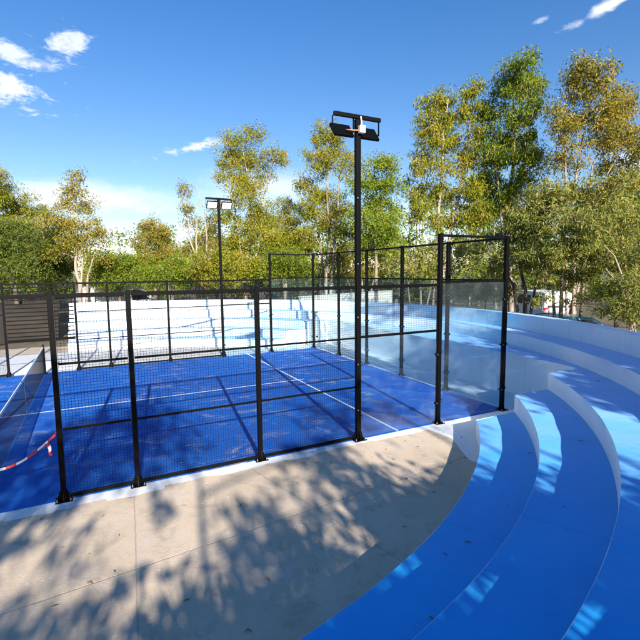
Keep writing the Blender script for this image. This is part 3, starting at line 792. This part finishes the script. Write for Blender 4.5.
px_tree('leafy_tree', 'bright green leafy tree just right of the near floodlight pole', 378, 25, [(378, 303), (376, 260), (378, 220), (376, 180)],
        [(374, 166, 13, 8), (388, 168, 10, 8, .8), (368, 182, 13, 11), (387, 186, 13, 11), (376, 202, 16, 12), (394, 206, 9, 10, .8), (364, 218, 13, 13), (384, 224, 15, 12), (372, 242, 18, 12), (392, 248, 14, 12)],
        leafmat='leaf_bright', bark='bark', tr=.15, seed=11, dens=1.9, droop=.5)
px_tree('gum_tree', 'tall gum with long hanging leaves left of the tallest green gum', 441, 26, [(441, 303), (441, 250), (441, 190), (443, 130), (448, 100)],
        [(436, 98, 12, 10), (452, 93, 12, 8), (468, 96, 11, 9, .9), (430, 116, 11, 12), (447, 118, 14, 12), (464, 116, 12, 11), (432, 140, 12, 12), (452, 142, 12, 12), (470, 138, 10, 12, .8), (424, 164, 11, 14), (440, 168, 10, 12, .8), (461, 166, 13, 14, .9), (419, 188, 10, 14), (434, 196, 12, 14), (464, 192, 14, 14), (452, 216, 12, 12, .8), (424, 212, 10, 12), (474, 216, 12, 14)],
        [[(441, 260), (455, 215), (464, 170), (470, 120)]], leafmat='leaf_yellow', bark='pale', tr=.18, seed=12, dens=1.35, droop=1.6, llen=.20)
px_tree('gum_tree', 'tallest green gum with a narrow crown behind the fence corner', 511, 25, [(511, 303), (508, 250), (510, 190), (514, 130), (514, 85)],
        [(510, 74, 13, 8), (522, 80, 11, 9), (504, 88, 14, 10), (520, 98, 14, 12), (500, 108, 14, 12), (514, 120, 15, 12), (532, 112, 9, 12, .8), (502, 136, 15, 13), (522, 142, 15, 13), (498, 160, 14, 14), (517, 166, 15, 14), (490, 184, 13, 14), (510, 192, 16, 13), (526, 186, 11, 13, .8), (500, 212, 15, 12), (484, 212, 12, 14), (518, 220, 15, 14)],
        [[(510, 260), (500, 215), (494, 170), (496, 115)]], leafmat='leaf_green', bark='bark', tr=.18, seed=13, dens=1.7, droop=1.3, llen=.19)
px_tree('gum_tree', 'tall rusty topped gum with pale spreading limbs at the right', 573, 22, [(573, 303), (572, 240), (571, 190), (580, 140), (592, 95)],
        [(568, 76, 12, 9, .8), (586, 72, 14, 8), (604, 78, 14, 10), (620, 90, 12, 10, .9), (574, 94, 15, 11), (594, 96, 15, 11), (556, 110, 12, 10, .8), (612, 108, 14, 12), (578, 116, 16, 11), (630, 112, 11, 11, .8), (598, 124, 16, 12), (562, 132, 13, 11, .9), (622, 132, 15, 12), (584, 142, 16, 11), (606, 148, 15, 12), (634, 152, 14, 13), (556, 154, 13, 12, .8), (616, 170, 16, 12), (640, 176, 14, 14), (572, 162, 14, 11)],
        [[(573, 200), (594, 165), (612, 125)], [(573, 215), (600, 185), (622, 150)], [(572, 205), (562, 165), (560, 115)]], leafmat='leaf_brown', bark='pale', tr=.11, seed=14, dens=1.5, twig=.6)
px_tree('leafy_tree', 'golden leafed tree rising behind the wattle at the right edge', 648, 24, [(648, 303), (646, 250), (644, 200)],
        [(636, 196, 14, 10), (652, 190, 16, 12), (628, 212, 14, 12), (646, 214, 18, 14), (660, 222, 16, 16)], leafmat='leaf_yellow', tr=.14, seed=15, dens=2)
px_tree('wattle_tree', 'big grey green wattle leaning over the parapet on the right', 560, 17.5, [(560, 312), (562, 290), (568, 262), (575, 235)],
        [(548, 205, 22, 14, .9), (576, 198, 22, 14), (602, 196, 20, 14, .9), (560, 226, 26, 16), (590, 222, 26, 18), (534, 232, 22, 16), (616, 228, 24, 18), (540, 256, 24, 14), (570, 252, 26, 15), (600, 256, 26, 16), (628, 262, 22, 16), (520, 250, 14, 14, .7), (586, 278, 22, 11, .9), (612, 284, 20, 12, .9), (545, 276, 16, 9, .7), (530, 212, 16, 14, .8), (625, 205, 20, 16, .8), (548, 190, 18, 10, .7), (600, 184, 18, 10, .7), (515, 222, 14, 12, .7)],
        [[(560, 306), (554, 282), (545, 260), (536, 240)], [(575, 310), (586, 285), (600, 262), (618, 240)]], leafmat='leaf_grey', bark='bark', tr=.12, seed=16, dens=3.0, nper=70, csz=.34, llen=.15, lwid=.036, droop=.9, twig=.7)
px_tree('wattle_tree', 'dark stemmed wattle with bare arching twigs at the right edge', 632, 14.5, [(632, 318), (634, 295), (640, 275)],
        [(628, 282, 20, 14), (650, 270, 22, 20), (640, 302, 22, 14), (616, 304, 16, 10, .8), (665, 295, 24, 20), (655, 240, 20, 18)],
        [[(640, 312), (622, 285), (604, 268)], [(640, 300), (618, 256), (600, 246)]], leafmat='leaf_grey', bark='pale', tr=.07, seed=17, dens=2.6, nper=64, csz=.30, llen=.13, lwid=.028, twig=.7)
px_tree('wattle_tree', 'dark trunked wattle directly behind the tall fence corner', 527, 19, [(527, 312), (526, 290), (519, 262), (512, 245)],
        [(500, 246, 18, 13, .9), (518, 238, 18, 13, .9), (490, 262, 18, 12, .8), (512, 262, 20, 11, .8), (534, 262, 16, 10, .7), (478, 244, 16, 12, .7)],
        [[(527, 300), (535, 280), (541, 258)], [(527, 306), (514, 284), (500, 266), (488, 258)]], leafmat='leaf_grey', bark='darkbark', tr=.13, seed=18, dens=2.3, nper=38, csz=.34, llen=.19, lwid=.04, twig=.8)
px_tree('wattle_tree', 'low twiggy wattle behind the fence between the two tall posts', 420, 21, [(420, 306), (420, 285), (424, 262)],
        [(410, 256, 16, 11, .9), (430, 252, 16, 11, .9), (400, 268, 15, 10, .8), (424, 268, 17, 9, .8), (446, 264, 14, 11, .8), (460, 252, 14, 11, .8)],
        [[(420, 300), (408, 280), (400, 264)], [(420, 296), (434, 276), (450, 258)]], leafmat='leaf_grey', bark='bark', tr=.10, seed=19, dens=2.3, nper=34, csz=.36, llen=.2, lwid=.045, twig=.8)
px_tree('wattle_tree', 'spreading wattle behind the garden wall right of the near pole', 365, 32, [(365, 303), (362, 280), (356, 262)],
        [(350, 254, 16, 11), (368, 250, 16, 11), (336, 262, 14, 11), (360, 270, 20, 9), (382, 264, 15, 11)],
        [[(365, 298), (374, 278), (384, 262)], [(363, 292), (346, 276), (336, 262)]], leafmat='leaf_yellow', bark='pale', tr=.13, seed=20, dens=2, nper=30, csz=.5)
px_tree('leafy_tree', 'rounded olive green tree behind the far corner of the court', 285, 27, [(285, 303), (284, 285), (286, 266)],
        [(274, 262, 14, 11), (292, 258, 15, 11), (306, 266, 13, 10), (284, 274, 18, 9), (262, 270, 13, 10)], leafmat='leaf_green', bark='bark', tr=.13, seed=21, dens=2.4)
px_tree('leafy_tree', 'low yellow green tree behind the far floodlight pole', 222, 26, [(222, 303), (222, 285), (221, 268)],
        [(212, 264, 14, 10), (230, 260, 14, 11), (242, 270, 13, 10), (222, 276, 18, 8), (200, 272, 12, 9)], leafmat='leaf_yellow', bark='bark', tr=.12, seed=22, dens=2.4)
px_tree('leafy_tree', 'low green tree left of the far floodlight with a stout pale trunk', 168, 27, [(168, 303), (167, 288), (169, 270)],
        [(160, 272, 13, 9), (176, 266, 14, 10), (188, 274, 12, 9), (150, 280, 12, 8), (172, 280, 16, 7)], leafmat='leaf_green', bark='pale', tr=.14, seed=23, dens=2.4)

px_tree('scrub_bush', 'low tangled scrub bush at the right edge just over the parapet', 618, 15.2, [(618, 322), (616, 312), (612, 302)],
        [(600, 308, 13, 9, .9), (616, 302, 14, 10), (634, 308, 15, 11), (650, 304, 16, 12), (624, 318, 16, 8)], leafmat='leaf_grey', bark='darkbark', tr=.05, seed=24, dens=3.2, nper=40, csz=.25, llen=.12, lwid=.035)
px_tree('scrub_bush', 'dark scrub bush below the wattle between the two tree stems', 486, 22, [(486, 308), (486, 298), (484, 288)],
        [(474, 288, 15, 9, .9), (492, 284, 15, 9), (505, 290, 13, 9), (458, 288, 13, 9), (486, 296, 20, 7)], leafmat='leaf_grey', bark='darkbark', tr=.06, seed=25, dens=2.6, nper=40, csz=.32, llen=.16, lwid=.045)

px_tree('scrub_bush', 'leafy scrub bush behind the parapet left of the teal car', 548, 16.6, [(548, 316), (547, 306), (545, 298)],
        [(536, 300, 9, 6, .7), (552, 298, 10, 6, .7), (570, 302, 10, 6, .7), (584, 298, 10, 8, .8), (596, 294, 10, 8, .8)], leafmat='leaf_grey', bark='darkbark', tr=.04, seed=26, dens=2.4, nper=36, csz=.22, llen=.12, lwid=.035)

# the far wood behind them reads as one mass
rs = np.random.default_rng(77); cs = []; ss = []
tb = MB()
for u in range(-80, 760, 9):
    dep = 38+rs.random()*14; top = 236+rs.normal()*8-(8 if u > 300 else 0)-(16 if u > 400 else 0)-(14 if 385 < u < 500 else 0)
    if 85 < u < 140: top += 20
    if u < 60: top += 6
    w = dep/FPX
    for k in range(13):
        v = top+rs.random()*(296-top); p = at(u+rs.normal()*9, v, dep+rs.normal()*1.6); cs.append(p); ss.append(.75+.5*rs.random())
    if rs.random() < .6:
        p = at(u, 300, dep); q = at(u+rs.normal()*4, top+8, dep); tb.tube([(p[0], p[1], -.05), (p+q)/2*[1, 1, 1]+np.array([.2*rs.normal(), 0, 0]), q], [.14, .10, .03], 6)
me = leaf_mesh('woodland', leaves(cs, ss, 70, .34, .13, .6, rs), 'leaf_green')
wd = bpy.data.objects.new('woodland', me); C.objects.link(wd); tag(wd, kind='stuff')
tag(wd, 'distant green scrub filling in low behind the gum trees', 'woodland')
o = tb.build('woodland_trunks', 'bark'); o.parent = wd

# trees behind the viewpoint that shade the terrace and the concrete
def shade_tree(label, x, y, h, r, seed, dens, mat='leaf_green', lo=.45):
    rs = np.random.default_rng(seed); bl = []
    for k in range(11):
        a = rs.random()*6.28; q = r*rs.random()**.6; z = h*(lo+(1-lo)*rs.random())
        bl.append((q*math.cos(a), q*math.sin(a), z, r*.34, r*.34, h*.09, 1.0))
    return make_tree('gum_tree', label, (x, y, -.05), [(0, 0, 0), (.2, .1, h*.35), (-.1, .2, h*.65), (.1, 0, h*.9)], bl, leafmat=mat, bark='pale', tr=.2, dens=dens, nper=30, csz=.45, llen=.24, lwid=.085, seed=seed, group='shade trees behind the viewpoint', twig=.6)
SHADE = [
    (-2.6, -15.5, 7.9, 3.0, 31, 1.0, .36), (.6, -16.5, 8.2, 2.9, 32, .9, .34), (5.0, -18.5, 9.2, 2.4, 33, .10, .45),
    (-6.5, -15, 8.0, 3.2, 34, .6, .45), (10.4, -14.0, 6.8, 2.2, 35, 1.0, .5), (3.7, -14.0, 4.32, 2.7, 38, 5.0, .84), (6.2, -14.2, 4.35, 1.1, 39, 2.2, .84), (10.7, -13.4, 11.6, 2.7, 36, 2.3, .25), (.4, -13.0, 4.6, 2.6, 37, 1.3, .3)]
WH = ['left', 'middle', 'most open', 'outermost left', 'low right', 'squat', 'shrubby', 'tallest right', 'short left']
for i, s in enumerate(SHADE):
    shade_tree('%s gum standing out of shot behind the near terrace' % WH[i], s[0], s[1], s[2], s[3], s[4], s[5], lo=s[6])

# ------------------------------------------------------------------ sky and sun
SUNAZ_X, SUNAZ_Y, ELEV = -.135, -1.0, R(24.0)
az = math.atan2(SUNAZ_X, SUNAZ_Y)                    # clockwise from +Y
sd = bpy.data.lights.new('sun', 'SUN'); sd.energy = 5.0; sd.angle = R(.53); sd.color = (1.0, .93, .82)
so = bpy.data.objects.new('sun', sd); C.objects.link(so)
dirv = mathutils.Vector((math.sin(az)*math.cos(ELEV), math.cos(az)*math.cos(ELEV), math.sin(ELEV)))
so.rotation_euler = dirv.to_track_quat('Z', 'Y').to_euler()
w = bpy.data.worlds.new('World'); scene.world = w; w.use_nodes = True
t = NT(w.node_tree); bg = w.node_tree.nodes['Background']
sky = t.n('ShaderNodeTexSky', _sky_type='NISHITA'); sky.sun_disc = False; sky.sun_elevation = ELEV; sky.sun_rotation = az
sky.air_density = 1.0; sky.dust_density = .35; sky.ozone_density = 2.2; sky.altitude = 50
gen = t.n('ShaderNodeTexCoord').outputs['Generated']
sep = t.n('ShaderNodeSeparateXYZ'); t.set(sep.inputs[0], gen)
A_ = t.math('ARCTAN2', sep.outputs[0], sep.outputs[1]); E_ = t.math('ARCSINE', sep.outputs[2])
def azel(u, v): d = ray(u, v); d = d/np.linalg.norm(d); return math.atan2(d[0], d[1]), math.asin(d[2])
cv = t.n('ShaderNodeCombineXYZ'); t.set(cv.inputs[0], A_); t.set(cv.inputs[1], E_)
n1 = t.noise(t.scalev(cv.outputs[0], (9, 26, 1)), 1.0, 7, .62, .5); n2 = t.noise(t.scalev(cv.outputs[0], (30, 60, 1)), 1.0, 6, .65, .8)
tot = None
CL = [(8, 92, 58, 25, -4, 1.0), (62, 46, 36, 19, -25, .8), (10, 52, 34, 12, 14, .8), (48, 66, 14, 6, 30, .4), (185, 149, 42, 7, -12, .95), (215, 143, 22, 5, -14, .6), (604, 8, 54, 8, -17, .95), (540, 21, 12, 4, -10, .4),
      (90, 198, 130, 24, 1, 1.0), (60, 200, 90, 20, 0, 1.0), (270, 186, 90, 24, 2, .7), (250, 200, 80, 22, 2, .6), (645, 165, 60, 34, 0, .8), (150, 240, 200, 34, 0, .55), (420, 215, 120, 30, 0, .45), (20, 182, 46, 6, -2, .45)]
for (u, v, ru, rv, ang, am) in CL:
    nw = .35 if ru > 60 else .8 if u > 560 else 1.6
    a0, e0 = azel(u, v); a1, _ = azel(u+ru, v); _, e1 = azel(u, v-rv); ra, re = abs(a1-a0), abs(e1-e0)
    th = R(-ang); da = t.math('SUBTRACT', A_, a0); de = t.math('SUBTRACT', E_, e0)
    p = t.math('DIVIDE', t.math('ADD', t.math('MULTIPLY', da, math.cos(th)), t.math('MULTIPLY', de, math.sin(th))), ra)
    q = t.math('DIVIDE', t.math('SUBTRACT', t.math('MULTIPLY', de, math.cos(th)), t.math('MULTIPLY', da, math.sin(th))), re)
    r_ = t.math('SQRT', t.math('ADD', t.math('MULTIPLY', p, p), t.math('MULTIPLY', q, q)))
    nn = t.math('ADD', t.math('MULTIPLY', t.math('SUBTRACT', n1, .5), 2.4), t.math('MULTIPLY', t.math('SUBTRACT', n2, .5), 1.5))
    k = t.math('MULTIPLY', t.ramp(t.math('ADD', t.math('SUBTRACT', 1.0, r_), t.math('MULTIPLY', nn, nw)), .05, 1.0), am)
    k = t.math('MULTIPLY', k, t.math('SUBTRACT', 1.0, t.ramp(r_, .9, 1.7)))
    tot = k if tot is None else t.math('MAXIMUM', tot, k)
hs = t.n('ShaderNodeHueSaturation'); hs.inputs['Saturation'].default_value = 1.22; t.set(hs.inputs['Color'], sky.outputs[0])
SKYSTR = .09
tint = t.mix(1.0, hs.outputs[0], t.mix(t.ramp(E_, .05, .75), (.90, .81, .85), (.48, .77, 1.0)), 'MULTIPLY')
c = t.mix(tot, tint, (.86/SKYSTR*.58, .90/SKYSTR*.58, .97/SKYSTR*.58))
t.set(bg.inputs[0], c); bg.inputs[1].default_value = SKYSTR

scene.cycles.max_bounces = 7; scene.cycles.diffuse_bounces = 3; scene.cycles.transparent_max_bounces = 12
scene.view_settings.view_transform = 'Standard'; scene.view_settings.look = 'None'
scene.view_settings.exposure = 1.16; scene.view_settings.gamma = 1.0; scene.view_settings.use_curve_mapping = False
